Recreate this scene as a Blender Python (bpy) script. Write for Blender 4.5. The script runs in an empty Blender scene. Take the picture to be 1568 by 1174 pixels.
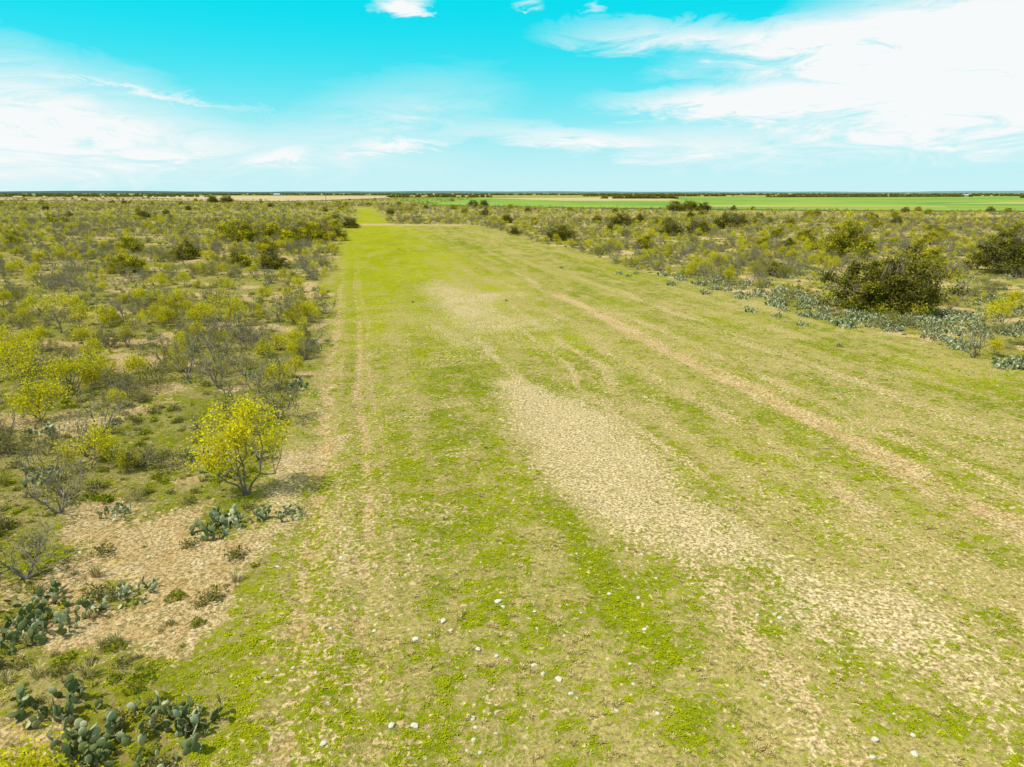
import bpy, math, numpy as np
from mathutils import Vector
rng=np.random.default_rng(7)
scene=bpy.context.scene
scene.view_settings.view_transform='Standard'
scene.view_settings.look='None'
scene.view_settings.exposure=0

# ------------------------------------------------------------------ helpers
def _h(xi,yi,seed):
    h=(xi.astype(np.int64)*374761393+yi.astype(np.int64)*668265263+seed*1446651)&0xffffffff
    h=((h^(h>>13))*1274126177)&0xffffffff
    h=(h^(h>>16))&0xffffffff
    return h/4294967296.0
def vnoise(x,y,seed=0):
    xi=np.floor(x);yi=np.floor(y);fx=x-xi;fy=y-yi
    fx=fx*fx*(3-2*fx);fy=fy*fy*(3-2*fy)
    a=_h(xi,yi,seed);b=_h(xi+1,yi,seed);c=_h(xi,yi+1,seed);d=_h(xi+1,yi+1,seed)
    return (a*(1-fx)+b*fx)*(1-fy)+(c*(1-fx)+d*fx)*fy
def fbm(x,y,seed=0,o=4):
    t=0;amp=.5;tot=0
    for i in range(o):
        t=t+amp*vnoise(x*2**i+17.3*i,y*2**i-9.1*i,seed+i*7);tot+=amp;amp*=.55
    return t/tot
def sm(a,b,x):
    t=np.clip((x-a)/(b-a),0,1);return t*t*(3-2*t)
def polymask(poly,x,y,soft):
    P=np.array(poly,float);n=len(P)
    d=np.full(x.shape,1e9);inside=np.zeros(x.shape,bool)
    for i in range(n):
        x0,y0=P[i];x1,y1=P[(i+1)%n]
        ex,ey=x1-x0,y1-y0
        t=np.clip(((x-x0)*ex+(y-y0)*ey)/(ex*ex+ey*ey+1e-9),0,1)
        d=np.minimum(d,np.hypot(x-x0-t*ex,y-y0-t*ey))
        c=((y0>y)!=(y1>y))&(x<(x1-x0)*(y-y0)/(y1-y0+1e-12)+x0)
        inside^=c
    sd=np.where(inside,d,-d)
    return sm(-soft,soft,sd)
def blob(x,y,cx,cy,rx,ry,k=-.225):
    dy=y-cy;dx=x-cx-k*dy
    return np.exp(-(dx/rx)**2-(dy/ry)**2)

SOILS=[[(-10.7,15.5),(-11,17.9),(-9.15,18.8),(-8.8,16.8),(-9.0,15.1),(-10.1,14.8)],
 [(-9.65,14),(-8.4,14.6),(-6.6,15.6),(-6.0,17.4),(-6.9,20),(-7.1,23),(-8.4,23.0),(-7.6,20),(-7.2,17.4),(-8.2,15.6),(-9.0,14.9)],
 [(-9.3,13.4),(-7.9,13.6),(-7.2,12.4),(-8.1,11.9),(-9,12.6)],
 [(-11.1,23.2),(-9.6,22.4),(-9.6,21.2),(-10.3,21.5)],
 [(-18.6,31.9),(-17,32),(-15.3,31.3),(-15.4,29.9),(-16.9,30.2)],
 [(-9.6,9.7),(-8.8,10.2),(-7.3,9.6),(-7.2,8.8),(-9.5,8.5)],
 [(-22,27.2),(-20,27.2),(-19.4,26),(-20.6,25.3)],
 [(-21,17.5),(-18,19),(-17,17.5),(-19,16)],
 [(-13.5,14.2),(-11.8,14.8),(-11.2,13.6),(-12.8,13.1)],
 [(-7.3,24),(-6.3,25),(-6.2,21.5),(-7.1,20)]]
PATCH=[(-.6,32.5),(.6,32.8),(2,30.7),(3.4,28.6),(4.5,25.6),(5.2,22.6),(5.3,19.3),(6.3,17.95),(6.7,15.8),(5.2,15.5),(3.7,16.3),(2.6,17.95),(1.4,20.5),(.4,24.4),(-.1,28.6)]
PATCH2=[(-1.6,38),(-9.6,70),(-8,75),(-3,64),(.4,64),(-2,56),(2.2,49.5),(2.5,46),(-3.7,44.7),(-7.8,52.3)]
PATCH3=[(6.7,15.8),(8,14.3),(9.8,14.3),(9.5,11.9),(9.6,10.7),(8.7,10.2),(7.4,11.7),(6.3,12.6),(5.9,13.7)]

def fields(x,y):
    s=x+.225*y
    wob=(fbm(x/7,y/7,3)-.5)*5*sm(10,60,y+20)+(fbm(x/1.5,y/1.5,5)-.5)*1.6
    R=np.where(y<207,34.5,11.5)
    L=np.where(y<207,-2.9,0.5)
    strip=sm(-.8,.8,s-L+wob)*sm(-1.5,1.5,R-s+wob)*(1-sm(440,470,y))
    scrub=1-strip
    mott=(fbm(x/.45,y/.45,12,3)-.5)*1.4
    g=.43+(fbm(s/1.1,y/8,11)-.5)*1.2+mott+(fbm(s*1.6,y/22,13,3)-.5)*.45+(fbm(x/2.6,y/2.6,14)-.5)*1.1
    g=g+.38*sm(28,62,y)*sm(-4,-1,s)*(1-sm(6,14,s))
    g=g+.22*sm(60,110,y)*(1-sm(14,24,s))
    g=g-.06*sm(18.6,21,s)*(1-sm(150,200,y))
    g=g-.12*sm(9,12,s)*(1-sm(14,17,s))*(1-sm(50,90,y))
    for (cx,cy,rx,ry,w) in [(11.6,25,.7,5,.55),(-2.4,33,1.6,6,.38),(-1.2,16.5,1.0,5,.40),(1.5,13,2.2,1.4,.30),(10.4,12.6,1.2,2,.45),(1.9,32,1.4,2.2,.35),(3.3,13.5,1.2,1.6,.35),
            (9.5,18.5,.9,1.6,.38),(6.2,34,1.2,7,.28),(3.4,45,1.3,9,.30),(15,32,1,3,.25),(8.8,16.5,.7,1,.32),(-4.6,10.6,1.4,2,.34),(7.8,9.8,2,.9,.30),(2,10.6,1.6,.8,.18)]:
        g=g+w*blob(x,y,cx,cy,rx,ry)
    p1=polymask(PATCH,x,y,1.2);p2=polymask(PATCH2,x,y,2.6);p3=polymask(PATCH3,x,y,1.5)
    g=g-.42*p1-.38*p2*(.2+1.3*fbm(x/2.5,y/5,21))-.28*p3
    g=g-.5*sm(190,206,y)*(1-sm(210,216,y))*strip
    g=g-.25*sm(230,420,y)*strip
    g_s=.53+(fbm(x/2.2,y/2.2,31)-.5)*1.3+mott*.7
    green=g*strip+g_s*scrub
    soil=np.zeros_like(x)
    brk=.30+1.5*(fbm(x/.7,y/.7,62)-.14)
    for P in SOILS: soil=np.maximum(soil,.94*polymask(P,x,y,.6)*brk)
    pn=.50+1.1*(fbm(x/.8,y/1.3,23)-.25)
    soil=np.maximum(soil,.92*p1*pn);soil=np.maximum(soil,.74*p2*pn*(.3+1.2*fbm(x/3,y/6,24)));soil=np.maximum(soil,.70*p3*pn)
    pale=np.clip(p1+p2+p3+.4*strip,0,1)
    br=fbm(s/.6,y/2.2,41)
    tw=.55+.5*fbm(y/5,y*0,45)
    tr=np.exp(-((s-18.3-(fbm(y/7,y*0,44)-.5)*1.6)/tw)**2)*sm(9,14,y)*(1-sm(60,105,y))
    soil=np.maximum(soil,tr*np.clip(.2+1.7*(br-.22),0,1));pale=pale*(1-sm(.1,.5,tr))
    tr2=np.exp(-((s-20.2)/.6)**2)*(1-sm(50,80,y))
    soil=np.maximum(soil,tr2*.6*np.clip(br*1.9-.45,0,1))
    for c0,w0 in ((12.6,.5),(14.8,.6),(7.6,.5),(24.5,.8),(10.8,.3)):
        soil=np.maximum(soil,.52*np.exp(-((s-c0-(fbm(y/6,y*0+c0,46)-.5)*2)/w0)**2)*np.clip(fbm(s/.7,y/3,int(47+c0))*2.2-.5,0,1)*(1-sm(60,110,y)))
    rut=np.zeros_like(x)
    for c,w,a in [(-1.75,.36,1.0),(-.25,.20,.92),(.35,.14,.70),(-1.1,.12,.6)]:
        q=np.exp(-((s-c-(vnoise(y/6,y*0+c,50)-.5)*.5)/w)**2)
        rut=np.maximum(rut,q*a*(1-.35*sm(40,90,y))*(1-sm(120,190,y)))
    soil=np.maximum(soil,rut*np.clip(.10+1.8*(fbm(s*2,y/.8,51)-.28),0,1))
    pale=pale*(1-sm(.1,.5,rut))
    soil=np.maximum(soil,.74*sm(.53,.70,fbm(x/2.6,y/2.6,61))*(scrub*1.0+.30))
    soil=np.maximum(soil,.60*blob(x,y,-4.8,16.5,1.1,6)*(fbm(x,y/2,63)*1.4))
    soil=soil+strip*.17*(1-sm(40,90,y))+scrub*.07*(1-sm(60,120,y))
    soil=np.maximum(soil,.8*sm(196,206,y)*(1-sm(211,216,y))*strip*sm(-3,0,s)*(1-sm(33,36,s)))
    soil=np.maximum(soil,.35*sm(400,470,y)*strip)
    yel=np.clip(.24+.6*sm(26,60,y)*(1-sm(12,22,s))*strip+.5*(fbm(x/3,y/7,71)-.5)*2,0,1)
    fields.pale=pale
    return soil,green,scrub,yel
def height(x,y):
    s=x+.225*y
    n=(fbm(x/1.2,y/1.2,81)-.5)*.10*(1-sm(50,110,y))+(fbm(x/.45,y/.45,82,2)-.5)*.07*(1-sm(30,60,y))
    rut=0
    for c,w in [(-1.75,.3),(-.25,.25),(18.3,.6)]:
        rut=rut-.06*np.exp(-((s-c)/w)**2)*(1-sm(70,140,y))
    m=(fbm(x/7,y/7,84)-.5)*.45*(1-sm(-6,-2.5,s)*(1-sm(35,40,s)))*(1-sm(150,400,np.hypot(x,y)))
    return n+rut+m

# ------------------------------------------------------------------ materials
def newmat(name):
    m=bpy.data.materials.new(name);m.use_nodes=True
    nt=m.node_tree;nt.nodes.clear();return m,nt
def N(nt,t,**k):
    n=nt.nodes.new(t)
    for a,b in k.items(): setattr(n,a,b)
    return n
def math_(nt,op,a,b=None,c=None,clamp=False):
    n=nt.nodes.new('ShaderNodeMath');n.operation=op;n.use_clamp=clamp
    for i,v in enumerate((a,b,c)):
        if v is None: continue
        if isinstance(v,(int,float)): n.inputs[i].default_value=v
        else: nt.links.new(v,n.inputs[i])
    return n.outputs[0]
def mix_(nt,f,a,b,bt='MIX'):
    n=nt.nodes.new('ShaderNodeMix');n.data_type='RGBA';n.blend_type=bt
    for i,v in ((0,f),(6,a),(7,b)):
        if isinstance(v,(int,float)): n.inputs[i].default_value=v
        elif isinstance(v,tuple): n.inputs[i].default_value=(*v,1) if len(v)==3 else v
        else: nt.links.new(v,n.inputs[i])
    return n.outputs[2]
def noise_(nt,vec,scale,detail=4,rough=.55,dist=0):
    n=nt.nodes.new('ShaderNodeTexNoise');n.inputs['Scale'].default_value=scale
    n.inputs['Detail'].default_value=detail;n.inputs['Roughness'].default_value=rough
    n.inputs['Distortion'].default_value=dist
    nt.links.new(vec,n.inputs['Vector']);return n.outputs[0]

def leafmat(name,c1,c2,trans=.3,rough=.6,spec=.2):
    m,nt=newmat(name)
    oi=N(nt,'ShaderNodeObjectInfo');geo=N(nt,'ShaderNodeNewGeometry')
    f=math_(nt,'MULTIPLY',oi.outputs['Random'],.6)
    f=math_(nt,'ADD',f,math_(nt,'MULTIPLY_ADD',geo.outputs['Random Per Island'],.7,-.15),clamp=True)
    col=mix_(nt,f,c1,c2)
    if spec>0:
        p=N(nt,'ShaderNodeBsdfPrincipled');p.inputs['Roughness'].default_value=rough
        nt.links.new(col,p.inputs['Base Color']);p.inputs['Specular IOR Level'].default_value=spec
    else:
        p=N(nt,'ShaderNodeBsdfDiffuse');nt.links.new(col,p.inputs['Color'])
    o=N(nt,'ShaderNodeOutputMaterial')
    if trans>0:
        t=N(nt,'ShaderNodeBsdfTranslucent');nt.links.new(col,t.inputs['Color'])
        mx=N(nt,'ShaderNodeMixShader');mx.inputs[0].default_value=trans
        nt.links.new(p.outputs[0],mx.inputs[1]);nt.links.new(t.outputs[0],mx.inputs[2])
        nt.links.new(mx.outputs[0],o.inputs[0])
    else: nt.links.new(p.outputs[0],o.inputs[0])
    return m
def plainmat(name,c1,c2,scale=6,rough=.85,bump=0,detail=5,con=2.2):
    m,nt=newmat(name)
    tc=N(nt,'ShaderNodeTexCoord');n=noise_(nt,tc.outputs['Object'],scale,detail,.65)
    f=math_(nt,'MULTIPLY_ADD',n,con,.5-con/2,clamp=True)
    p=N(nt,'ShaderNodeBsdfPrincipled');p.inputs['Roughness'].default_value=rough
    p.inputs['Specular IOR Level'].default_value=.2
    nt.links.new(mix_(nt,f,c1,c2),p.inputs['Base Color'])
    if bump:
        b=N(nt,'ShaderNodeBump');b.inputs['Strength'].default_value=.8;b.inputs['Distance'].default_value=bump
        nt.links.new(n,b.inputs['Height']);nt.links.new(b.outputs[0],p.inputs['Normal'])
    o=N(nt,'ShaderNodeOutputMaterial');nt.links.new(p.outputs[0],o.inputs[0]);return m

M={}
M['bark']=plainmat('bark',(.13,.10,.07),(.25,.19,.13),9)
M['twig']=plainmat('grey_twig',(.15,.12,.095),(.30,.25,.20),9)
M['yellow']=leafmat('mesquite_new_leaf',(.56,.51,.012),(.84,.73,.02),.4,spec=0)
M['olivey']=leafmat('olive_yellow_leaf',(.28,.25,.018),(.46,.40,.03),.35,spec=0)
M['olive']=leafmat('olive_leaf',(.15,.145,.02),(.31,.28,.036),.3,spec=0)
M['dark']=leafmat('shaded_leaf',(.06,.057,.01),(.13,.115,.02),.2,spec=0)  # darker olive leaf; shade inside the crown is put into its colour
M['grey']=leafmat('grey_leaf',(.18,.17,.07),(.34,.30,.135),.25,spec=0)
M['pad']=leafmat('cactus_pad',(.095,.12,.038),(.19,.215,.08),.0,.6,.15)
M['padpale']=leafmat('cactus_pad_pale',(.26,.28,.14),(.46,.46,.28),.0,.6,.15)
M['grassg']=leafmat('grass_green',(.17,.23,.006),(.37,.42,.012),.4,spec=0)
M['grassy']=leafmat('grass_yellowgreen',(.31,.36,.006),(.52,.53,.012),.4,spec=0)
M['straw']=leafmat('dry_grass',(.40,.31,.11),(.70,.57,.26),.25,spec=0)
M['stone']=plainmat('limestone',(.46,.41,.32),(.70,.64,.53),7,.9,.02)

# ------------------------------------------------------------------ mesh building
class MB:
    def __init__(s): s.v=[];s.f4=[];s.f3=[];s.m4=[];s.m3=[];s.n=0
    def addv(s,a): 
        a=np.asarray(a,float);s.v.append(a);i=s.n;s.n+=len(a);return i
    def quads(s,v,q,m):
        i=s.addv(v);s.f4.append(np.asarray(q)+i);s.m4.append(np.full(len(q),m) if np.isscalar(m) else np.asarray(m))
    def tube(s,p0,p1,r0,r1,m,k=4):
        p0=np.array(p0);p1=np.array(p1);d=p1-p0;L=np.linalg.norm(d)
        if L<1e-6:return
        d/=L;a=np.cross(d,[0,0,1.] if abs(d[2])<.9 else [1.,0,0]);a/=np.linalg.norm(a);b=np.cross(d,a)
        t=np.arange(k)*2*math.pi/k
        ring=np.outer(np.cos(t),a)+np.outer(np.sin(t),b)
        v=np.vstack([p0+ring*r0,p1+ring*r1])
        q=[(i,(i+1)%k,(i+1)%k+k,i+k) for i in range(k)]
        s.quads(v,q,m)
    def leaves(s,c,size,m,elong=1.8,flat=0,rg=rng):
        n=len(c)
        a=rg.normal(size=(n,3));a[:,2]*=(1-flat);a/=np.linalg.norm(a,axis=1)[:,None]+1e-9
        b=rg.normal(size=(n,3));b[:,2]*=(1-flat);b-=a*(a*b).sum(1)[:,None];b/=np.linalg.norm(b,axis=1)[:,None]+1e-9
        sz=(size*(.6+.8*rg.random(n)))[:,None] if np.isscalar(size) else size[:,None]
        A=a*sz*elong*.5;B=b*sz*.5
        v=np.stack([c-A,c-B,c+A,c+B],1).reshape(-1,3)
        q=np.arange(4*n).reshape(n,4)
        s.quads(v,q,m)
    def build(s,name,mats,smooth=False):
        me=bpy.data.meshes.new(name)
        V=np.vstack(s.v);n4=sum(len(f) for f in s.f4);n3=sum(len(f) for f in s.f3)
        parts=[];tot=[];mi=[]
        if n4: 
            F=np.vstack(s.f4);parts.append(F.ravel());tot.append(np.full(n4,4));mi.append(np.concatenate(s.m4))
        if n3:
            F=np.vstack(s.f3);parts.append(F.ravel());tot.append(np.full(n3,3));mi.append(np.concatenate(s.m3))
        li=np.concatenate(parts).astype(np.int32);tt=np.concatenate(tot)
        me.vertices.add(len(V));me.vertices.foreach_set('co',V.ravel())
        me.loops.add(len(li));me.loops.foreach_set('vertex_index',li)
        me.polygons.add(len(tt));st=np.concatenate([[0],np.cumsum(tt)[:-1]])
        me.polygons.foreach_set('loop_start',st.astype(np.int32))
        for m in mats: me.materials.append(m)
        me.polygons.foreach_set('material_index',np.concatenate(mi).astype(np.int32))
        me.polygons.foreach_set('use_smooth',np.full(len(tt),smooth))
        me.update(calc_edges=True);me.validate()
        return me

def skeleton(rg,stems,levels,spread,up,kids=(2,4),jit=.25,len0=1.0,dec=.72):
    segs=[];tips=[]
    def grow(p,d,L,r,lv):
        n=2;q=p
        for i in range(n):
            d2=d+rg.normal(size=3)*jit;d2/=np.linalg.norm(d2)
            q2=q+d2*L/n
            segs.append((q,q2,r*(1-.2*i),r*(1-.2*(i+1)),lv));
            if lv>=levels-2: tips.append((q2+q)/2);tips.append(q2)
            q=q2;d=d2
        if lv<levels-1:
            for k in range(rg.integers(kids[0],kids[1]+1)):
                dd=d+rg.normal(size=3)*spread;dd[2]+=up;dd/=np.linalg.norm(dd)
                grow(q,dd,L*dec*(.7+.6*rg.random()),r*.62,lv+1)
    for i in range(stems):
        a=2*math.pi*(i+rg.random()*.7)/stems
        d=np.array([math.cos(a)*.75,math.sin(a)*.75,.9]);d/=np.linalg.norm(d)
        if stems==1:d=np.array([.15,.05,1.])
        grow(np.array([math.cos(a)*.03,math.sin(a)*.03,-.05]),d,len0,.055,0)
    return segs,np.array(tips)

def shrub(name,seed,h,w,stems=5,levels=4,leafmats=('grey',),nleaf=500,lsize=.05,sig=.12,r0=.05,bark='twig',kids=(2,3),spread=.45,up=.15,elong=2.0,low=0):
    rg=np.random.default_rng(seed)
    segs,tips=skeleton(rg,stems,levels,spread,up,kids)
    cx=np.median(tips[:,:2],axis=0)
    ext=np.percentile(np.abs(tips[:,:2]-cx),96);zt=np.percentile(tips[:,2],98)
    sc=np.array([w/2/ext,w/2/ext,h/zt])
    mb=MB()
    for a,b,ra,rb,lv in segs:
        mb.tube(a*sc,b*sc,ra/.055*r0,rb/.055*r0,0,5 if lv<2 else 3)
    mats=[M[bark]]+[M[k] for k in leafmats]
    T=tips*sc
    if low: T=T[T[:,2]>low*h]
    if nleaf:
        idx=rg.integers(0,len(T),nleaf)
        c=T[idx]+rg.normal(size=(nleaf,3))*sig
        c[:,2]=np.maximum(c[:,2],.04)
        mi=1+((idx*2654435761)%1000/1000.*len(leafmats)).astype(int)
        mb.leaves(c,lsize,mi,elong,rg=rg)
    return mb.build(name,mats)

def dense_tree(name,seed,h,w,leafmats=('olive','dark','olivey'),nclump=90,per=170,lsize=.13,r0=.14,low=.12,csig=.42,probs=(.45,.3,.25)):
    rg=np.random.default_rng(seed)
    segs,tips=skeleton(rg,4,5,.5,.12,(2,3))
    ext=np.percentile(np.abs(tips[:,:2]),97);zt=np.percentile(tips[:,2],98)
    sc=np.array([w/2/ext*.95,w/2/ext*.95,h/zt*.98]);mb=MB()
    for a,b,ra,rb,lv in segs: mb.tube(a*sc,b*sc,ra/.055*r0,rb/.055*r0,0,6 if lv<2 else 3)
    for i in range(nclump):
        d=rg.normal(size=3);d/=np.linalg.norm(d);d[2]=abs(d[2])*1.0-.05
        rad=(.5+.5*rg.random()**.6)
        a_=math.atan2(d[1],d[0])
        rad*=1+.18*math.sin(3*a_+seed)+.14*math.sin(5*a_+2*seed)+.08*math.sin(9*a_+seed*3)
        rad*=1+.22*(rg.random()-.5)
        c=np.array([d[0]*w/2*rad*.88,d[1]*w/2*rad*.88,h*low+d[2]*h*(1-low)*rad*.9])
        c[2]=max(c[2],h*.08)
        n=int(per*(.4+1.2*rg.random()))
        sg=csig*(.45+.8*rg.random())
        pts=c+rg.normal(size=(n,3))*np.array([sg,sg,sg*.65])
        pts[:,2]=np.maximum(pts[:,2],.08)
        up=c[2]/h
        pr=np.array(probs)*np.array([1,1.5-up,.3+1.6*up]);pr/=pr.sum()  # darker leaves low, lighter ones high: crown shading put into leaf colour
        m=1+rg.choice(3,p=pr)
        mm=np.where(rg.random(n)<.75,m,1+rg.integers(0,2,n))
        mb.leaves(pts,lsize,mm,1.7,rg=rg)
        j=np.argmin(((tips*sc-c)**2).sum(1));mb.tube(tips[j]*sc,c,.02,.008,0,3)
    return mb.build(name,[M['bark']]+[M[k] for k in leafmats])

def prickly(name,seed,w,npads,mats=('pad','padpale'),h=.7,padr=.13,pp=.35):
    rg=np.random.default_rng(seed);mb=MB()
    nu,nv=8,4
    th=np.linspace(0,math.pi,nv+1);ph=np.arange(nu)*2*math.pi/nu
    tv=[];
    for t in th:
        for q in ph: tv.append((math.sin(t)*math.cos(q),.16*math.sin(t)*math.sin(q),1-math.cos(t)))
    tv=np.array(tv);tv[:,0]*=.55+.25*tv[:,2]*.5+.1
    tq=[(i*nu+j,i*nu+(j+1)%nu,(i+1)*nu+(j+1)%nu,(i+1)*nu+j) for i in range(nv) for j in range(nu)]
    def pad(p,yaw,tilt,roll,r,m):
        v=tv*r
        cr,sr=math.cos(roll),math.sin(roll)
        x=v[:,0]*cr-v[:,2]*sr*1;z=v[:,0]*sr+v[:,2]*cr;y=v[:,1]
        ct,st=math.cos(tilt),math.sin(tilt)
        y2=y*ct+z*st;z2=-y*st+z*ct
        cy,sy=math.cos(yaw),math.sin(yaw)
        X=x*cy-y2*sy;Y=x*sy+y2*cy
        V=np.stack([X,Y,z2],1)+p
        mb.quads(V,tq,m)
        top=np.array([-sr*2*r,0,cr*2*r]);yy=top[2]*st;zz=top[2]*ct
        return p+np.array([top[0]*cy-yy*sy,top[0]*sy+yy*cy,zz])
    n=0
    while n<npads:
        a=rg.random()*2*math.pi;rr=w/2*math.sqrt(rg.random())
        k=1+.25*math.sin(2*a+seed)
        p=np.array([math.cos(a)*rr*k,math.sin(a)*rr,-.02]);yaw=rg.random()*6.3
        for lv in range(rg.integers(1,4)):
            r=padr*(.7+.5*rg.random());m=0 if rg.random()>pp else 1
            q=pad(p,yaw,rg.normal()*.45,rg.normal()*.4,r,m);n+=1
            if rg.random()<.6: pad(p+(q-p)*.75,yaw+rg.normal()*.8,rg.normal()*.5,rg.choice([-1,1])*(.6+.4*rg.random()),r*.85,1 if rg.random()<pp else 0);n+=1
            p=p+(q-p)*.93;yaw+=rg.normal()*.9
            if p[2]>h: break
    return mb.build(name,[M[k] for k in mats],smooth=True)

def tuft(name,seed,n,h,w,mats,flat=False,blade=.012):
    rg=np.random.default_rng(seed);mb=MB()
    a=rg.random(n)*2*math.pi;rad=w/2*np.sqrt(rg.random(n))*.5
    base=np.stack([np.cos(a)*rad,np.sin(a)*rad,np.full(n,-.01)],1)
    a2=a+rg.normal(size=n)*.5;out=w/2*(.4+.7*rg.random(n))
    hh=h*(.45+.7*rg.random(n))
    mid=base+np.stack([np.cos(a2)*out*.4,np.sin(a2)*out*.4,hh*(.8)],1)
    tip=base+np.stack([np.cos(a2)*out,np.sin(a2)*out,hh*(.7 if flat else 1.15)],1)
    side=np.stack([-np.sin(a2),np.cos(a2),np.zeros(n)],1)*blade*(.7+.6*rg.random(n))[:,None]
    v=np.stack([base-side*.5,base+side*.5,mid+side,mid-side,tip],1).reshape(-1,3)
    i=np.arange(n)*5
    m=rg.integers(0,len(mats),n)
    k=mb.addv(v)
    mb.f4.append(np.stack([i,i+1,i+2,i+3],1)+k);mb.m4.append(m)
    mb.f3.append(np.stack([i+3,i+2,i+4],1)+k);mb.m3.append(m)
    return mb.build(name,[M[q] for q in mats])

def mound(name,seed,h,w,mats,n=260,ls=.045):
    rg=np.random.default_rng(seed);mb=MB()
    d=rg.normal(size=(n,3));d/=np.linalg.norm(d,axis=1)[:,None];d[:,2]=abs(d[:,2])
    r=rg.random(n)**.4
    ang=np.arctan2(d[:,1],d[:,0]);r=r*(1+.25*np.sin(3*ang+seed))
    c=d*r[:,None]*np.array([w/2,w/2,h])
    mb.leaves(c,ls,rg.integers(1,len(mats)+1,n),2.2,rg=rg)
    for i in range(14):
        j=rg.integers(n);mb.tube((c[j][0]*.2,c[j][1]*.2,-.02),c[j]*1.1,.008,.004,0,3)
    return mb.build(name,[M['twig']]+[M[q] for q in mats])

def stone_mesh(name,seed):
    import bmesh
    bm=bmesh.new();bmesh.ops.create_icosphere(bm,subdivisions=2,radius=1)
    rg=np.random.default_rng(seed)
    pl=[(rg.normal(size=3),.55+.35*rg.random()) for i in range(9)]
    for v in bm.verts:
        c=np.array(v.co)
        for n_,d in pl:
            n_=n_/np.linalg.norm(n_);k=c@n_-d
            if k>0:c=c-n_*k
        v.co=c*np.array([1,.75,.5])
    me=bpy.data.meshes.new(name);bm.to_mesh(me);bm.free();me.materials.append(M['stone']);return me

# ------------------------------------------------------------------ scatter
def coll(name,meshes):
    c=bpy.data.collections.new(name)
    for i,me in enumerate(meshes):
        o=bpy.data.objects.new('%s_part_%02d'%(name,i),me);c.objects.link(o)
    return c
def scatter(name,x,y,sc,idx,collection,z=None):
    n=len(x)
    if z is None: z=height(x,y)
    me=bpy.data.meshes.new(name);me.vertices.add(n)
    me.vertices.foreach_set('co',np.stack([x,y,z],1).ravel())
    for nm,tp,arr in (('sc','FLOAT',sc),('rz','FLOAT',rng.random(n)*6.283),('ix','INT',idx)):
        a=me.attributes.new(nm,tp,'POINT');a.data.foreach_set('value',arr.astype(np.int32 if tp=='INT' else np.float32))
    o=bpy.data.objects.new(name,me);scene.collection.objects.link(o)
    ng=bpy.data.node_groups.new(name+'_instances','GeometryNodeTree')
    ng.interface.new_socket('Geometry',in_out='INPUT',socket_type='NodeSocketGeometry')
    ng.interface.new_socket('Geometry',in_out='OUTPUT',socket_type='NodeSocketGeometry')
    gi=ng.nodes.new('NodeGroupInput');go=ng.nodes.new('NodeGroupOutput')
    ip=ng.nodes.new('GeometryNodeInstanceOnPoints');ci=ng.nodes.new('GeometryNodeCollectionInfo')
    ci.inputs['Collection'].default_value=collection
    ci.inputs['Separate Children'].default_value=True;ci.inputs['Reset Children'].default_value=True
    def att(nm,tp):
        a=ng.nodes.new('GeometryNodeInputNamedAttribute');a.data_type=tp;a.inputs['Name'].default_value=nm
        return a.outputs[0]
    cx=ng.nodes.new('ShaderNodeCombineXYZ');L=ng.links.new
    L(att('rz','FLOAT'),cx.inputs[2]);e=ng.nodes.new('FunctionNodeEulerToRotation');L(cx.outputs[0],e.inputs[0])
    L(gi.outputs[0],ip.inputs['Points']);L(ci.outputs[0],ip.inputs['Instance'])
    ip.inputs['Pick Instance'].default_value=True
    L(att('ix','INT'),ip.inputs['Instance Index']);L(e.outputs[0],ip.inputs['Rotation'])
    L(att('sc','FLOAT'),ip.inputs['Scale']);L(ip.outputs[0],go.inputs[0])
    md=o.modifiers.new('instances','NODES');md.node_group=ng
    return o
def sample(bands,margin=8,k=.80):
    X=[];Y=[]
    for y0,y1,d in bands:
        w=2*(k*y1+margin);n=int((y1-y0)*w*d)
        y=y0+(y1-y0)*rng.random(n);x=(rng.random(n)-.5)*w
        ok=np.abs(x)<k*np.maximum(y,0)+margin
        X.append(x[ok]);Y.append(y[ok])
    return np.concatenate(X),np.concatenate(Y)
def place(name,me,x,y,s=1,rz=0,sz=None,dz=0):
    o=bpy.data.objects.new(name,me);scene.collection.objects.link(o)
    o.location=(x,y,float(height(np.array([x*1.]),np.array([y*1.]))[0])+dz);o.rotation_euler=(0,0,rz)
    o.scale=(s,s,sz if sz else s);return o

# ------------------------------------------------------------------ ground
def axis(a,b,step,far,g=1.045):
    core=list(np.arange(a,b+1e-6,step));d=step;v=b;hi=[]
    while v<far: d=min(d*g,900);v+=d;hi.append(v)
    d=step;v=a;lo=[]
    while v>-far: d=min(d*g*1.03,1500);v-=d;lo.append(v)
    return np.array(lo[::-1]+core+hi)
gx=axis(-24,28,.15,14000);gy=axis(7,44,.15,14000,1.014)
XX,YY=np.meshgrid(gx,gy);x=XX.ravel();y=YY.ravel()
z=height(x,y)
me=bpy.data.meshes.new('ground');nx,ny=len(gx),len(gy)
me.vertices.add(nx*ny);me.vertices.foreach_set('co',np.stack([x,y,z],1).ravel())
i=(np.arange(ny-1)[:,None]*nx+np.arange(nx-1)[None,:]).ravel()
F=np.stack([i,i+1,i+1+nx,i+nx],1).astype(np.int32)
me.loops.add(F.size);me.loops.foreach_set('vertex_index',F.ravel())
me.polygons.add(len(F));me.polygons.foreach_set('loop_start',(np.arange(len(F))*4).astype(np.int32))
me.polygons.foreach_set('use_smooth',np.ones(len(F),bool))
me.update(calc_edges=True)
so,gr,sb,ye=fields(x,y)
a=me.color_attributes.new('cover','FLOAT_COLOR','POINT')
a.data.foreach_set('color',np.stack([so,gr,sb,ye],1).astype(np.float32).ravel())
a=me.attributes.new('pale','FLOAT','POINT');a.data.foreach_set('value',fields.pale.astype(np.float32))
ground=bpy.data.objects.new('ground',me);scene.collection.objects.link(ground)
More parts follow.
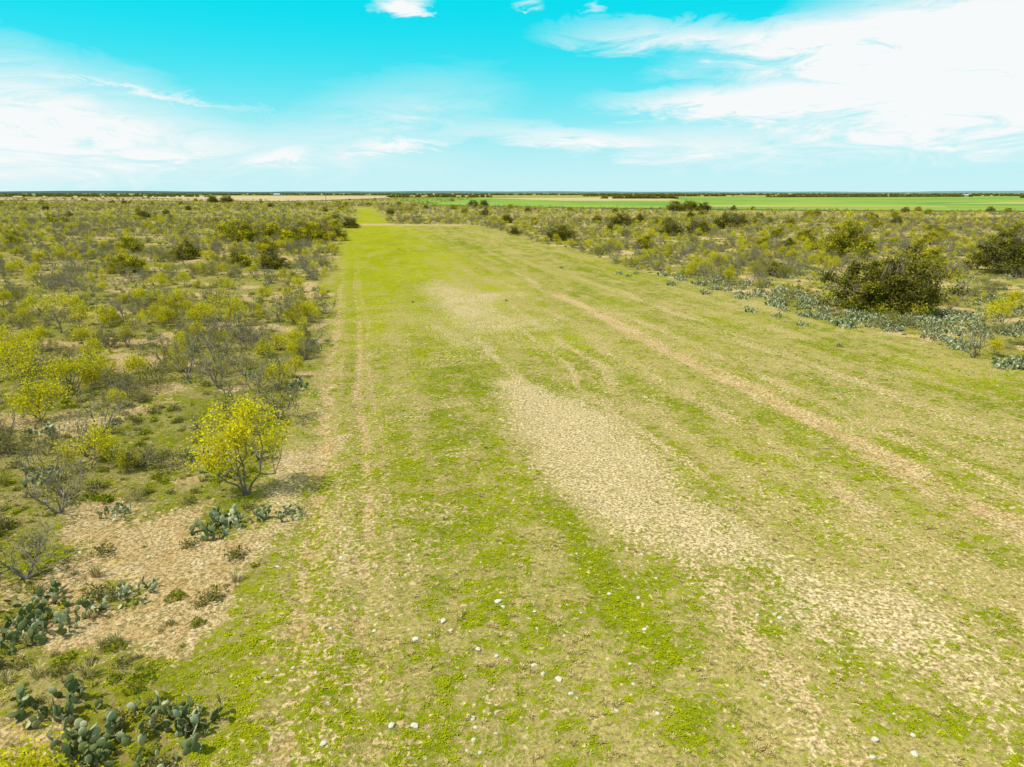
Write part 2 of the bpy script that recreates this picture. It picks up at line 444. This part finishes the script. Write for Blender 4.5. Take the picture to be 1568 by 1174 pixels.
m,nt=newmat('ground_cover')
at=N(nt,'ShaderNodeAttribute');at.attribute_name='cover'
ap=N(nt,'ShaderNodeAttribute');ap.attribute_name='pale'
sp=N(nt,'ShaderNodeSeparateColor');nt.links.new(at.outputs['Color'],sp.inputs[0])
tc=N(nt,'ShaderNodeTexCoord');P=tc.outputs['Object']
n1=noise_(nt,P,1.3,5,.65);n2=noise_(nt,P,4.2,5,.76,.4);n3=noise_(nt,P,12,4,.74);n5=noise_(nt,P,6.0,5,.78,.6)
g=math_(nt,'ADD',sp.outputs[1],math_(nt,'MULTIPLY_ADD',n2,5.0,-2.5))
g=math_(nt,'ADD',g,math_(nt,'MULTIPLY_ADD',n3,3.4,-1.7))
g=math_(nt,'ADD',g,math_(nt,'MULTIPLY_ADD',n1,1.4,-.7))
g=math_(nt,'MULTIPLY_ADD',g,2.8,-.9,clamp=True)
yf=math_(nt,'ADD',at.outputs['Alpha'],math_(nt,'MULTIPLY_ADD',n1,1.8,-.9),clamp=True)
green=mix_(nt,yf,(.165,.215,.004),(.37,.39,.003))
green=mix_(nt,math_(nt,'MULTIPLY',sp.outputs[2],.55),green,(.20,.20,.022))
straw=mix_(nt,n1,(.37,.295,.085),(.53,.44,.17))
straw=mix_(nt,math_(nt,'MULTIPLY',sp.outputs[2],.5),straw,(.36,.30,.13))
col=mix_(nt,g,straw,green)
sf=math_(nt,'ADD',sp.outputs[0],math_(nt,'MULTIPLY_ADD',n5,3.8,-1.9))
sf=math_(nt,'MULTIPLY_ADD',sf,4.8,-1.9,clamp=True)
soilc=mix_(nt,ap.outputs['Fac'],(.64,.43,.20),(.74,.62,.36))
soilc=mix_(nt,math_(nt,'MULTIPLY_ADD',n1,2.5,-.9,clamp=True),soilc,(.86,.71,.46))
soilc=mix_(nt,math_(nt,'MULTIPLY_ADD',n3,3.5,-1.3,clamp=True),(.44,.30,.12),soilc)
col=mix_(nt,sf,col,soilc)
dk=math_(nt,'MULTIPLY_ADD',n3,5,-1.75,clamp=True)
dk2=math_(nt,'MULTIPLY_ADD',n2,5,-1.6,clamp=True)
dk=math_(nt,'MULTIPLY',dk,math_(nt,'MULTIPLY_ADD',dk2,.5,.5))
col=mix_(nt,math_(nt,'MULTIPLY',math_(nt,'SUBTRACT',1,dk),.70),col,(.08,.065,.012))  # hollows between tufts darkened: their shade is painted into the colour
p=N(nt,'ShaderNodeBsdfDiffuse');p.inputs['Roughness'].default_value=.5
nt.links.new(col,p.inputs['Color'])
b=N(nt,'ShaderNodeBump');b.inputs['Strength'].default_value=1.0;b.inputs['Distance'].default_value=.10
nt.links.new(math_(nt,'ADD',n2,math_(nt,'MULTIPLY',n3,.6)),b.inputs['Height']);nt.links.new(b.outputs[0],p.inputs['Normal'])
o=N(nt,'ShaderNodeOutputMaterial');nt.links.new(p.outputs[0],o.inputs[0])
ground.data.materials.append(m)

def field(name,poly,c1,c2,z,sc=.01):
    me=bpy.data.meshes.new(name);me.from_pydata([(a,b,z) for a,b in poly],[],[list(range(len(poly)))])
    ob=bpy.data.objects.new(name,me);scene.collection.objects.link(ob)
    me.materials.append(plainmat(name+'_cover',c1,c2,sc,con=4));return ob
GR1=(.10,.21,.012);GR2=(.24,.31,.03)
field('green_field',[(-60,520),(60,420),(160,370),(330,335),(700,370),(1400,520),(2200,1500),(2200,2600),(1300,2300),(500,1700),(-150,1500),(-210,1250)],GR1,GR2,.35,.006)
field('pasture',[(-40,1150),(60,800),(190,800),(260,1150),(200,1400)],(.36,.31,.11),(.44,.37,.15),.45)
field('pasture',[(330,560),(900,500),(1000,640),(500,700)],(.36,.32,.09),(.24,.28,.04),.45)
field('pasture',[(100,440),(260,420),(300,490),(140,520)],(.34,.31,.08),(.24,.28,.04),.45)
field('green_field',[(-3200,2600),(-1200,2300),(-1100,2800),(-3300,3300)],(.10,.20,.03),(.15,.24,.04),.5)
field('dirt_field',[(-720,900),(-240,760),(-215,1240),(-330,1900),(-1500,2300),(-1500,1900)],(.46,.35,.19),(.38,.30,.13),.45)
# ------------------------------------------------------------------ vegetation sources
bare=[shrub('m',100+i,1.5+.3*(i%3),2.2,5,5,('grey','olive'),[120,260,40,380,200][i],.05,.1,.036,'twig',(2,3)) for i in range(5)]
yel=[shrub('m',200+i,2.0,2.1,3+i%2,5,('yellow','yellow','olivey'),1600+200*i,.055,.17,.026,'bark',(2,3),.45,.2,low=.25) for i in range(4)]
oli=[shrub('m',300+i,1.4,2.2,5,4,('olive','grey','olivey'),1100,.055,.19,.022,'twig',(2,3)) for i in range(4)]
gry=[shrub('m',350+i,1.0,1.9,7,4,('grey','olive'),900,.05,.18,.022,'twig',(2,3)) for i in range(3)]
dense=[dense_tree('m',400+i,4.3,6.2,nclump=60,per=90,lsize=.18,csig=.5) for i in range(3)]
densey=[dense_tree('m',420+i,4.5,6.0,('olivey','olive','yellow'),60,90,.17,csig=.5,probs=(.45,.25,.35)) for i in range(2)]
pears=[prickly('m',500+i,1.6,45+10*i,padr=.11,pp=.35 if i<2 else .75) for i in range(4)]
shr=coll('shrub_kinds',bare+yel+oli+gry+dense+densey+pears)
K=dict(bare=(0,5),yel=(5,4),oli=(9,4),gry=(13,3),dense=(16,3),densey=(19,2),pear=(21,4))

HERO=[(-8.2,19.4,2.0),(29.8,53.6,5.5),(49,102,4.5),(57.9,80,5),(-15,22.5,1.2),(-11.5,14.5,1.2),(-22.5,30.7,1.5)]
def clear(x,y):
    ok=np.ones(len(x),bool)
    for a,b,r in HERO: ok&=np.hypot(x-a,y-b)>r
    return ok
def infields(x,y):
    f=(y>290+0*x)&(x>-60)&(y>np.interp(x,[-60,60,160,330,700,1400],[520,420,370,335,370,520]))
    f|=(x<-215)&(x>-720)&(y>800)&(y<1900)&(x>-215-(y-760)*.9)
    return f
x,y=sample([(-6,30,.60),(30,60,.60),(60,120,.48),(120,250,.27),(250,600,.09),(600,1500,.02)],14,.85)
so,gr,sb,ye=fields(x,y)
dn=fbm(x/9,y/9,91)
s=x+.225*y
keep=(sb>.8)&(rng.random(len(x))<np.clip((dn-.25)*2.6,0.16,1))&(so<.5)&clear(x,y)&~infields(x,y)
rightnear=(s>30)&(y<75);keep&=~rightnear|(rng.random(len(x))<.35)
nearleft=(y<19)&(x>-13)&(x<2);keep&=~nearleft
keep&=~((y<28)&(s<0)&(rng.random(len(x))<.3))
x,y,dn=x[keep],y[keep],dn[keep];n=len(x)
s=x+.225*y
kn=fbm(x/14,y/14,95)+(rng.random(n)-.5)*.7
kinds=np.where(kn<.38,0,np.where(kn<.46,2,np.where(kn<.61,1,3)))
r=rng.random(n);kinds=np.where(r<.34,0,kinds);kinds=np.where(r>.82,1,kinds)
kinds=np.where((rng.random(n)<.004)&(y>75),4,kinds);kinds=np.where((rng.random(n)<.008)&(y>75),5,kinds)
names=['bare','yel','oli','gry','dense','densey']
idx=np.zeros(n,int)
for q,nm in enumerate(names):
    mk=kinds==q;a0,c0=K[nm];idx[mk]=a0+rng.integers(0,c0,mk.sum())
sc=.32+.56*rng.random(n)**1.4
sc=np.where((kinds==1),sc*.85,sc)
sc=np.where((kinds==0),sc*1.15,sc)
sc=np.where(kinds>=4,.35+.3*rng.random(n),sc)
sc=sc*(1+.35*sm(150,900,y))
scatter('brush',x,y,sc,idx,shr)
md_=[mound('m',600+i,.30,.7,('olive','grey'),170) for i in range(3)]+[mound('m',610+i,.2,.55,('grassg','olive'),150) for i in range(3)]+[tuft('m',620+i,60,.28,.42,('straw','grey'),blade=.010) for i in range(2)]
fc=coll('forb_kinds',md_)
x,y=sample([(5,30,7.0),(30,70,2.4),(70,140,.9),(140,260,.3)],6,.80)
so,gr,sb,ye=fields(x,y);dn=fbm(x/3,y/3,97)
keep=(rng.random(len(x))<np.clip((dn-.3)*3,.12,1)*np.where(sb>.6,1,.002)*np.where(so>.4,.35,1))
x,y=x[keep],y[keep];n=len(x)
scatter('low_scrub',x,y,(.22+.80*rng.random(n)**2.0)*(1+.5*sm(60,200,y)),rng.integers(0,8,n),fc)
x,y=sample([(6,30,.12),(30,60,.12),(60,110,.12)],6,.80)
so,gr,sb,ye=fields(x,y);s=x+.225*y;dn=fbm(x/5,y/5,99)
rp=(s>33)&(y>32)
keep=(sb>.75)&(rng.random(len(x))<np.where(rp,np.clip((dn-.40)*5,0,1),.18))&clear(x,y)
x,y=x[keep],y[keep];x=list(x);y=list(y);big=[0]*len(x)
for cx,cy,r_,k in [(26,50,3.2,36),(25.2,57,3.8,30),(31.5,49.5,2.6,26),(28,46.8,2.5,12),(22.4,64,3,18),(17.5,78,4,10),(33,45,2,12),(27,36.2,1.2,7),(20,70,3,10),(36,52,3,12)]:
    for _ in range(k):
        x.append(cx+rng.normal()*r_*.9);y.append(cy+rng.normal()*r_*.8);big.append(1)
for cx,cy in [(-12.5,35.8),(-14.7,38.9),(-10.6,31.9),(-12.2,38.9),(-8.5,21),(-11.3,22.2),(-11.3,18.4),(-7.2,17.4),(-10.2,20)]:
    x.append(cx+rng.normal()*.4);y.append(cy+rng.normal()*.4);big.append(0)
x=np.array(x);y=np.array(y);big=np.array(big);n=len(x)
ii=np.where(big>0,K['pear'][0]+2+rng.integers(0,2,n),K['pear'][0]+rng.integers(0,4,n))
scatter('prickly_pear_patch',x,y,.40+.45*rng.random(n)+.12*big,ii,shr)

# grass
tf=[tuft('m',700+i,14,.04,.13,('grassg','grassy'),True,.011) for i in range(4)]+\
   [tuft('m',710+i,12,.035,.11,('grassy',),True,.010) for i in range(2)]+\
   [tuft('m',720+i,22,.06,.13,('straw',),False,.006) for i in range(2)]
gc=coll('grass_kinds',tf)
x,y=sample([(6,14,150),(14,24,90),(24,40,34),(40,75,9)],2,.76)
so,gr,sb,ye=fields(x,y)
fn=vnoise(x/.14,y/.14,120)*.5+vnoise(x/.35,y/.35,121)*.5
pr=np.clip((gr+(fn-.5)*2.8-.45)*2.4,.05,.9)*np.clip(1.15-so*1.8,.03,1)*(1-sm(30,74,y))*np.where(sb>.5,.7,1)
keep=rng.random(len(x))<pr
x,y,gr,ye=x[keep],y[keep],gr[keep],ye[keep];n=len(x)
r=rng.random(n);gg=gr+(rng.random(n)-.5)*.5
idx=np.where(gg<.40,6+rng.integers(0,2,n),np.where(r<.2+.6*ye,4+rng.integers(0,2,n),rng.integers(0,4,n)))
scatter('grass',x,y,(.5+.8*rng.random(n))*(1+.4*sm(20,60,y)),idx,gc)

sm_=[stone_mesh('m',800+i) for i in range(4)]
sc_=coll('pebble_kinds',sm_)
x,y=sample([(6,16,9),(16,34,3)],2,.78)
so,gr,sb,ye=fields(x,y);cl=fbm(x/1.6,y/1.6,130)
keep=rng.random(len(x))<np.clip((cl-.5)*5,0.06,1)*.8
x,y=x[keep],y[keep];n=len(x)
scatter('gravel',x,y,.012+.065*rng.random(n)**4,rng.integers(0,4,n),sc_)
for k,(a,b_,s_) in enumerate([(-2.0,12.3,.10),(-1.5,12.9,.10),(-.3,13.7,.12),(-.7,12.0,.08),(-.3,11.8,.06),(.9,11.1,.10),(.6,11.3,.07),(.5,13.3,.06),(-2.1,9.9,.08),(-1.7,9.9,.09),(7.9,12.1,.08),(6.2,9.6,.08),(6.7,9.3,.08),(1.1,10.7,.06),(-.2,13.5,.07),(-3.2,9.5,.08),(6.9,9.7,.06),(-1.3,12.6,.06),(-2.6,14.8,.05),(-3.0,13.2,.05),(2.6,10.2,.06),(-.9,11.2,.05)]):
    place('stone',sm_[k%4],a,b_,s_,k*1.7,dz=s_*.15)

# ------------------------------------------------------------------ individual plants
def hero_shrub(x,y,h,w,seed,nleaf=500,mats=('grey','olive'),name='mesquite_shrub',ls=.04,bark='twig',r0=.036,levels=5,stems=5):
    place(name,shrub(name,seed,h,w,stems,levels,mats,nleaf,ls,.09,r0,bark,(2,3)),x,y)
hero_shrub(-15,22.5,2.1,2.6,1001,350);hero_shrub(-11.8,14.7,1.1,2.0,1002,300)
hero_shrub(-14,31.3,1.8,2.0,1003,150);hero_shrub(-9.7,26.9,1.7,2.4,1004,900)
hero_shrub(-16.9,39.8,2.2,2.6,1005,200);hero_shrub(-16.7,50.9,2.6,2.6,1006,200)
hero_shrub(-16.7,34.1,2.0,2.0,1007,250);hero_shrub(-21.4,31.9,1.6,2.0,1008,300)
hero_shrub(26.1,37.6,1.8,1.6,1009,120);hero_shrub(19.5,70,2,3,1010,400)
hero_shrub(-15.8,24.8,1.8,2.4,1011,500);hero_shrub(-18.7,35.8,1.8,2.2,1012,500)
hero_shrub(-12.6,21.5,.8,1.4,1013,500);hero_shrub(-8.9,22.4,.7,1.3,1014,500);hero_shrub(-12.2,28.2,1.2,1.8,1015,400)
def yel_tree(x,y,h,w,seed,n=3500,ls=.05,r0=.045,low=.35,sig=.15):
    place('mesquite_sapling',shrub('mesquite_sapling',seed,h,w,4,6,('yellow','yellow','yellow','olivey'),n,ls,sig,r0,'bark',(2,2),.5,.2,low=low),x,y)
yel_tree(-8.2,19.4,2.8,2.0,1104,5200,.045,.042,.35,.17)
for k,(a,b_,h,w) in enumerate([(-22.5,30.7,2.2,2.6),(-20.4,30.7,1.6,2.0),(-33.8,49.5,2.2,3),(33.4,45.8,2.2,3.2),(40,92,3,4),(-19.3,26.5,1.6,1.8),(-27,35.8,2,3),(-19.8,47,2.2,2.6),(-7.3,8.3,.6,1.2)]):
    yel_tree(a,b_,h,w,1110+k,2400,.046,.028,.3,.2)
place('mesquite_tree',dense_tree('mesquite_tree',1201,5.0,8.8,('olive','dark','olivey'),190,190,.10,csig=.36,probs=(.45,.50,.26)),29.8,53.6)
place('mesquite_tree',dense_tree('mesquite_tree',1202,5.6,7.0,('olivey','olive','yellow'),110,180,.13,csig=.42,probs=(.5,.3,.12)),49,102)
place('mesquite_tree',dense_tree('mesquite_tree',1203,5.5,8.4,nclump=120,per=170,lsize=.12,probs=(.5,.35,.25)),57.9,80)
for k,(a,b_,s_,yl) in enumerate([(9.7,137,.95,0),(42,158,1.0,0),(55.5,182,1.2,0),(35.5,154,.9,0),(-52,134,1.05,1),(-48,137,.95,1),(-43,134,.9,1),(-38.5,137,1,1),(-34.5,136,.85,1),(-56,139,1.1,1),(-40,141,1,1),(65,201,1,0),(31,201,1,0),(-132,252,.9,0),(84,360,1.5,0),(91,362,1.6,0),(97,358,1.3,0),(-290,685,2,0),(-278,690,2,0),(-20,500,1.3,0),(-28,505,1.2,0),(-43,186,.8,0)]):
    place('mesquite_tree',(densey if yl else dense)[k%2],a,b_,s_,k*1.3,s_*(.8 if yl==0 else .85))
for k,(a,b_,w,n_) in enumerate([(-10.2,13.1,2.2,160),(-8.2,17.2,1.3,110),(-6.4,9.4,1.9,170),(-8.2,10.3,1.2,80),(-10.6,11.9,1.4,85),(-7.3,17.6,.7,30),(-7.3,9.2,1.4,90),(-12,13.2,1.4,70),(-5.7,10.1,1.0,45)]):
    place('prickly_pear_cactus',prickly('prickly_pear_cactus',1300+k,w,n_,h=.5,padr=.095),a,b_)

# distant tree belts
X=[];Y=[]
for (x0,y0,x1,y1,n_,j) in [(560,1500,1050,1650,260,14),(-260,1500,-60,1480,60,10),(-3000,2300,-1000,2100,500,30),(-1500,3000,2500,2900,900,30),(200,1900,600,1950,120,10),(900,1250,1500,1300,110,14),(1300,2000,2400,2100,300,20),(150,1100,260,1110,50,6),(-4500,4200,4500,4200,1500,50),(-1900,1700,-700,1600,300,25),(600,760,800,780,30,10),(400,470,450,480,12,6)]:
    t=rng.random(n_);X+=list(x0+(x1-x0)*t+rng.normal(size=n_)*j);Y+=list(y0+(y1-y0)*t+rng.normal(size=n_)*j)
X=np.array(X);Y=np.array(Y);n=len(X)
scatter('distant_trees',X,Y,.8+.7*rng.random(n)+.5*sm(2000,4000,Y),K['dense'][0]+rng.integers(0,3,n),shr,z=np.zeros(n))

# far low hills
t=np.linspace(-1.3,1.3,400);R_=12500
hx=np.sin(t)*R_;hy=np.cos(t)*R_
hz=16+26*fbm(t*6+5,t*0,140)+8*fbm(t*30,t*0,141)
V=[];Fc=[]
for i in range(400):
    V+=[(hx[i],hy[i],-5),(hx[i],hy[i],hz[i]),(hx[i]*1.06,hy[i]*1.06,-5)]
for i in range(399):
    a=i*3;Fc+=[(a,a+3,a+4,a+1),(a+1,a+4,a+5,a+2)]
me=bpy.data.meshes.new('distant_hills');me.from_pydata(V,[],Fc);me.materials.append(plainmat('hazy_hills',(.22,.34,.38),(.30,.42,.42),.002))  # bluish base colour has the air haze painted in
scene.collection.objects.link(bpy.data.objects.new('distant_hills',me))

# farmhouses
Mw=plainmat('white_siding',(.6,.6,.58),(.7,.7,.68),3);Mr=plainmat('metal_roof',(.42,.42,.42),(.52,.52,.5),2,.5);Mg=plainmat('window_glass',(.03,.04,.05),(.05,.06,.07),2,.2);Md=plainmat('door_paint',(.2,.1,.06),(.25,.13,.08),4)
def part(parent,name,V,F,m):
    me=bpy.data.meshes.new(name);me.from_pydata(V,[],F);me.materials.append(m)
    o=bpy.data.objects.new(name,me);scene.collection.objects.link(o);o.parent=parent
def box(c,d):
    return [(c[0]+sx*d[0]/2,c[1]+sy*d[1]/2,c[2]+sz*d[2]/2) for sx in(-1,1) for sy in(-1,1) for sz in(-1,1)],[(0,1,3,2),(4,6,7,5),(0,4,5,1),(2,3,7,6),(0,2,6,4),(1,5,7,3)]
def house(x,y,L,W,h,rz):
    e=bpy.data.objects.new('farmhouse',None);scene.collection.objects.link(e);e.location=(x,y,.3);e.rotation_euler=(0,0,rz)
    v=[(-L/2,-W/2,0),(L/2,-W/2,0),(L/2,W/2,0),(-L/2,W/2,0),(-L/2,-W/2,h),(L/2,-W/2,h),(L/2,W/2,h),(-L/2,W/2,h),(-L/2,0,h*1.6),(L/2,0,h*1.6)]
    part(e,'walls',v,[(0,1,5,4),(1,2,6,9,5),(2,3,7,6),(3,0,4,8,7)],Mw)
    k=.5;part(e,'roof',[(-L/2-k,-W/2-k,h-.1),(L/2+k,-W/2-k,h-.1),(L/2+k,0,h*1.6+.12),(-L/2-k,0,h*1.6+.12),(L/2+k,W/2+k,h-.1),(-L/2-k,W/2+k,h-.1)],[(0,1,2,3),(3,2,4,5)],Mr)
    part(e,'door',*box((0,-W/2-.03,1.05),(1,.05,2.1)),Md)
    for j,q in enumerate((-.33,-.17,.2,.36)): part(e,'window_%d'%j,*box((L*q,-W/2-.03,1.6),(1.1,.05,1.1)),Mg)
house(1120,1750,16,9,3.4,.1);house(1350,1850,14,9,3.2,-.2);house(-830,2500,20,10,4,.1)
# utility pole
e=bpy.data.objects.new('utility_pole',None);scene.collection.objects.link(e);e.location=(-99,376,0)
mb=MB();mb.tube((0,0,0),(0,0,8.5),.16,.11,0,10);o=bpy.data.objects.new('pole',mb.build('pole',[M['bark']]));scene.collection.objects.link(o);o.parent=e
part(e,'crossarm',*box((0,.17,7.9),(2.2,.1,.12)),M['bark'])
for j,q in enumerate((-1,0,1)): part(e,'insulator_%d'%j,*box((q*.95,.17,8.04),(.1,.1,.16)),Mg)

# ------------------------------------------------------------------ world
w=bpy.data.worlds.new("World");scene.world=w;w.use_nodes=True;nt=w.node_tree;nt.nodes.clear()
sun_dir=Vector((-.50,-.20,.9)).normalized()
el=math.asin(sun_dir.z);az=math.atan2(sun_dir.x,sun_dir.y)
sky=N(nt,'ShaderNodeTexSky');sky.sky_type='NISHITA';sky.sun_disc=False;sky.sun_elevation=el;sky.sun_rotation=az%(2*math.pi)
tc=N(nt,'ShaderNodeTexCoord');D=tc.outputs['Generated']
nm=N(nt,'ShaderNodeVectorMath');nm.operation='NORMALIZE';nt.links.new(D,nm.inputs[0])
sx=N(nt,'ShaderNodeSeparateXYZ');nt.links.new(nm.outputs[0],sx.inputs[0])
azn=math_(nt,'MULTIPLY',math_(nt,'ARCTAN2',sx.outputs[0],sx.outputs[1]),57.2958)
eln=math_(nt,'MULTIPLY',math_(nt,'ARCSINE',sx.outputs[2]),57.2958)
mp=N(nt,'ShaderNodeMapping');mp.inputs['Scale'].default_value=(1,1,4.5);nt.links.new(nm.outputs[0],mp.inputs['Vector'])
nA=noise_(nt,mp.outputs[0],2.6,5,.6,.5);nB=noise_(nt,mp.outputs[0],8,6,.70,1.8)
azd=math_(nt,'ADD',azn,math_(nt,'MULTIPLY_ADD',nA,10,-5))
eld=math_(nt,'ADD',eln,math_(nt,'MULTIPLY_ADD',nA,3.0,-1.5))
eld=math_(nt,'ADD',eld,math_(nt,'MULTIPLY_ADD',nB,3.4,-1.7))
cv=N(nt,'ShaderNodeCombineXYZ');nt.links.new(azd,cv.inputs[0]);nt.links.new(eld,cv.inputs[1])
acc=None
for (a,b_,rx,ry,rot,wt) in [(34,9.5,18,7.0,6,1.2),(14,11.0,13,1.6,-3,.6),(22,9.6,12,2.8,0,.6),(16,6.4,11,1.5,-2,.85),(28,5,17,3.4,-4,.55),(3,3.9,9,1.4,-6,.6),(14,3.4,12,2.0,-4,.5),
      (-34,6.0,17,4.6,-14,.50),(-20,3.5,18,2.4,-4,.34),(-37,2.8,13,3.8,0,.7),(-8.5,6.0,11,3.4,10,.30),(-8.3,13.4,2.6,.8,0,.9),(0,13.2,1.2,.4,0,.4),(5.5,13,1.2,.4,0,.4),(-26,6.5,9,.4,-6,.4),(-8,3.9,4,.6,0,.7),(-25,2.8,3,.6,0,.8),(-17,2.9,3,.6,10,.7)]:
    mm=N(nt,'ShaderNodeMapping');mm.vector_type='TEXTURE'
    mm.inputs['Location'].default_value=(a,b_,0);mm.inputs['Rotation'].default_value=(0,0,math.radians(rot));mm.inputs['Scale'].default_value=(rx,ry,1)
    nt.links.new(cv.outputs[0],mm.inputs['Vector'])
    gq=N(nt,'ShaderNodeTexGradient');gq.gradient_type='SPHERICAL';nt.links.new(mm.outputs[0],gq.inputs[0])
    t_=math_(nt,'MULTIPLY',gq.outputs['Fac'],wt)
    acc=t_ if acc is None else math_(nt,'ADD',acc,t_)
det=math_(nt,'MULTIPLY_ADD',nB,2.4,-.4)
cl=math_(nt,'MULTIPLY',math_(nt,'MULTIPLY',acc,det),1.75)
hi=math_(nt,'MULTIPLY_ADD',eln,.06,-.95,clamp=True)  # overhead cloud out of view, added to make the ambient light whiter
cl=math_(nt,'ADD',cl,math_(nt,'MULTIPLY',hi,math_(nt,'MULTIPLY_ADD',nA,1.6,.1)))
cl=math_(nt,'MINIMUM',math_(nt,'MAXIMUM',cl,0),.97)
skyc=mix_(nt,1.0,sky.outputs[0],(.005,1.5,1.2),'MULTIPLY')
base=mix_(nt,.8,skyc,(.0,7.9,9.5))
ee=math_(nt,'MULTIPLY',math_(nt,'MAXIMUM',eln,0),.165)
hz=math_(nt,'POWER',2.718,math_(nt,'MULTIPLY',math_(nt,'POWER',ee,2.0),-1.0))
base=mix_(nt,math_(nt,'MULTIPLY',hz,.88),base,(6.7,9.1,9.4))
fin=mix_(nt,cl,base,mix_(nt,hi,(9.5,9.6,9.6),(7.0,6.9,6.8)))
bg=N(nt,'ShaderNodeBackground');bg.inputs['Strength'].default_value=.1
nt.links.new(fin,bg.inputs['Color']);o=N(nt,'ShaderNodeOutputWorld');nt.links.new(bg.outputs[0],o.inputs[0])

sd=bpy.data.lights.new('sun','SUN');sd.energy=5.0;sd.angle=math.radians(1.0);sd.color=(1,.95,.84)
so_=bpy.data.objects.new('sun',sd);scene.collection.objects.link(so_);so_.rotation_euler=(-sun_dir).to_track_quat('-Z','Y').to_euler();so_.location=(0,0,50)

cam=bpy.data.cameras.new('camera');co=bpy.data.objects.new('camera',cam);scene.collection.objects.link(co)
cam.sensor_width=36;cam.lens=24;cam.clip_end=40000;cam.clip_start=.1
co.location=(0,0,9);co.rotation_euler=(math.radians(90-15.6),0,0)
scene.camera=co
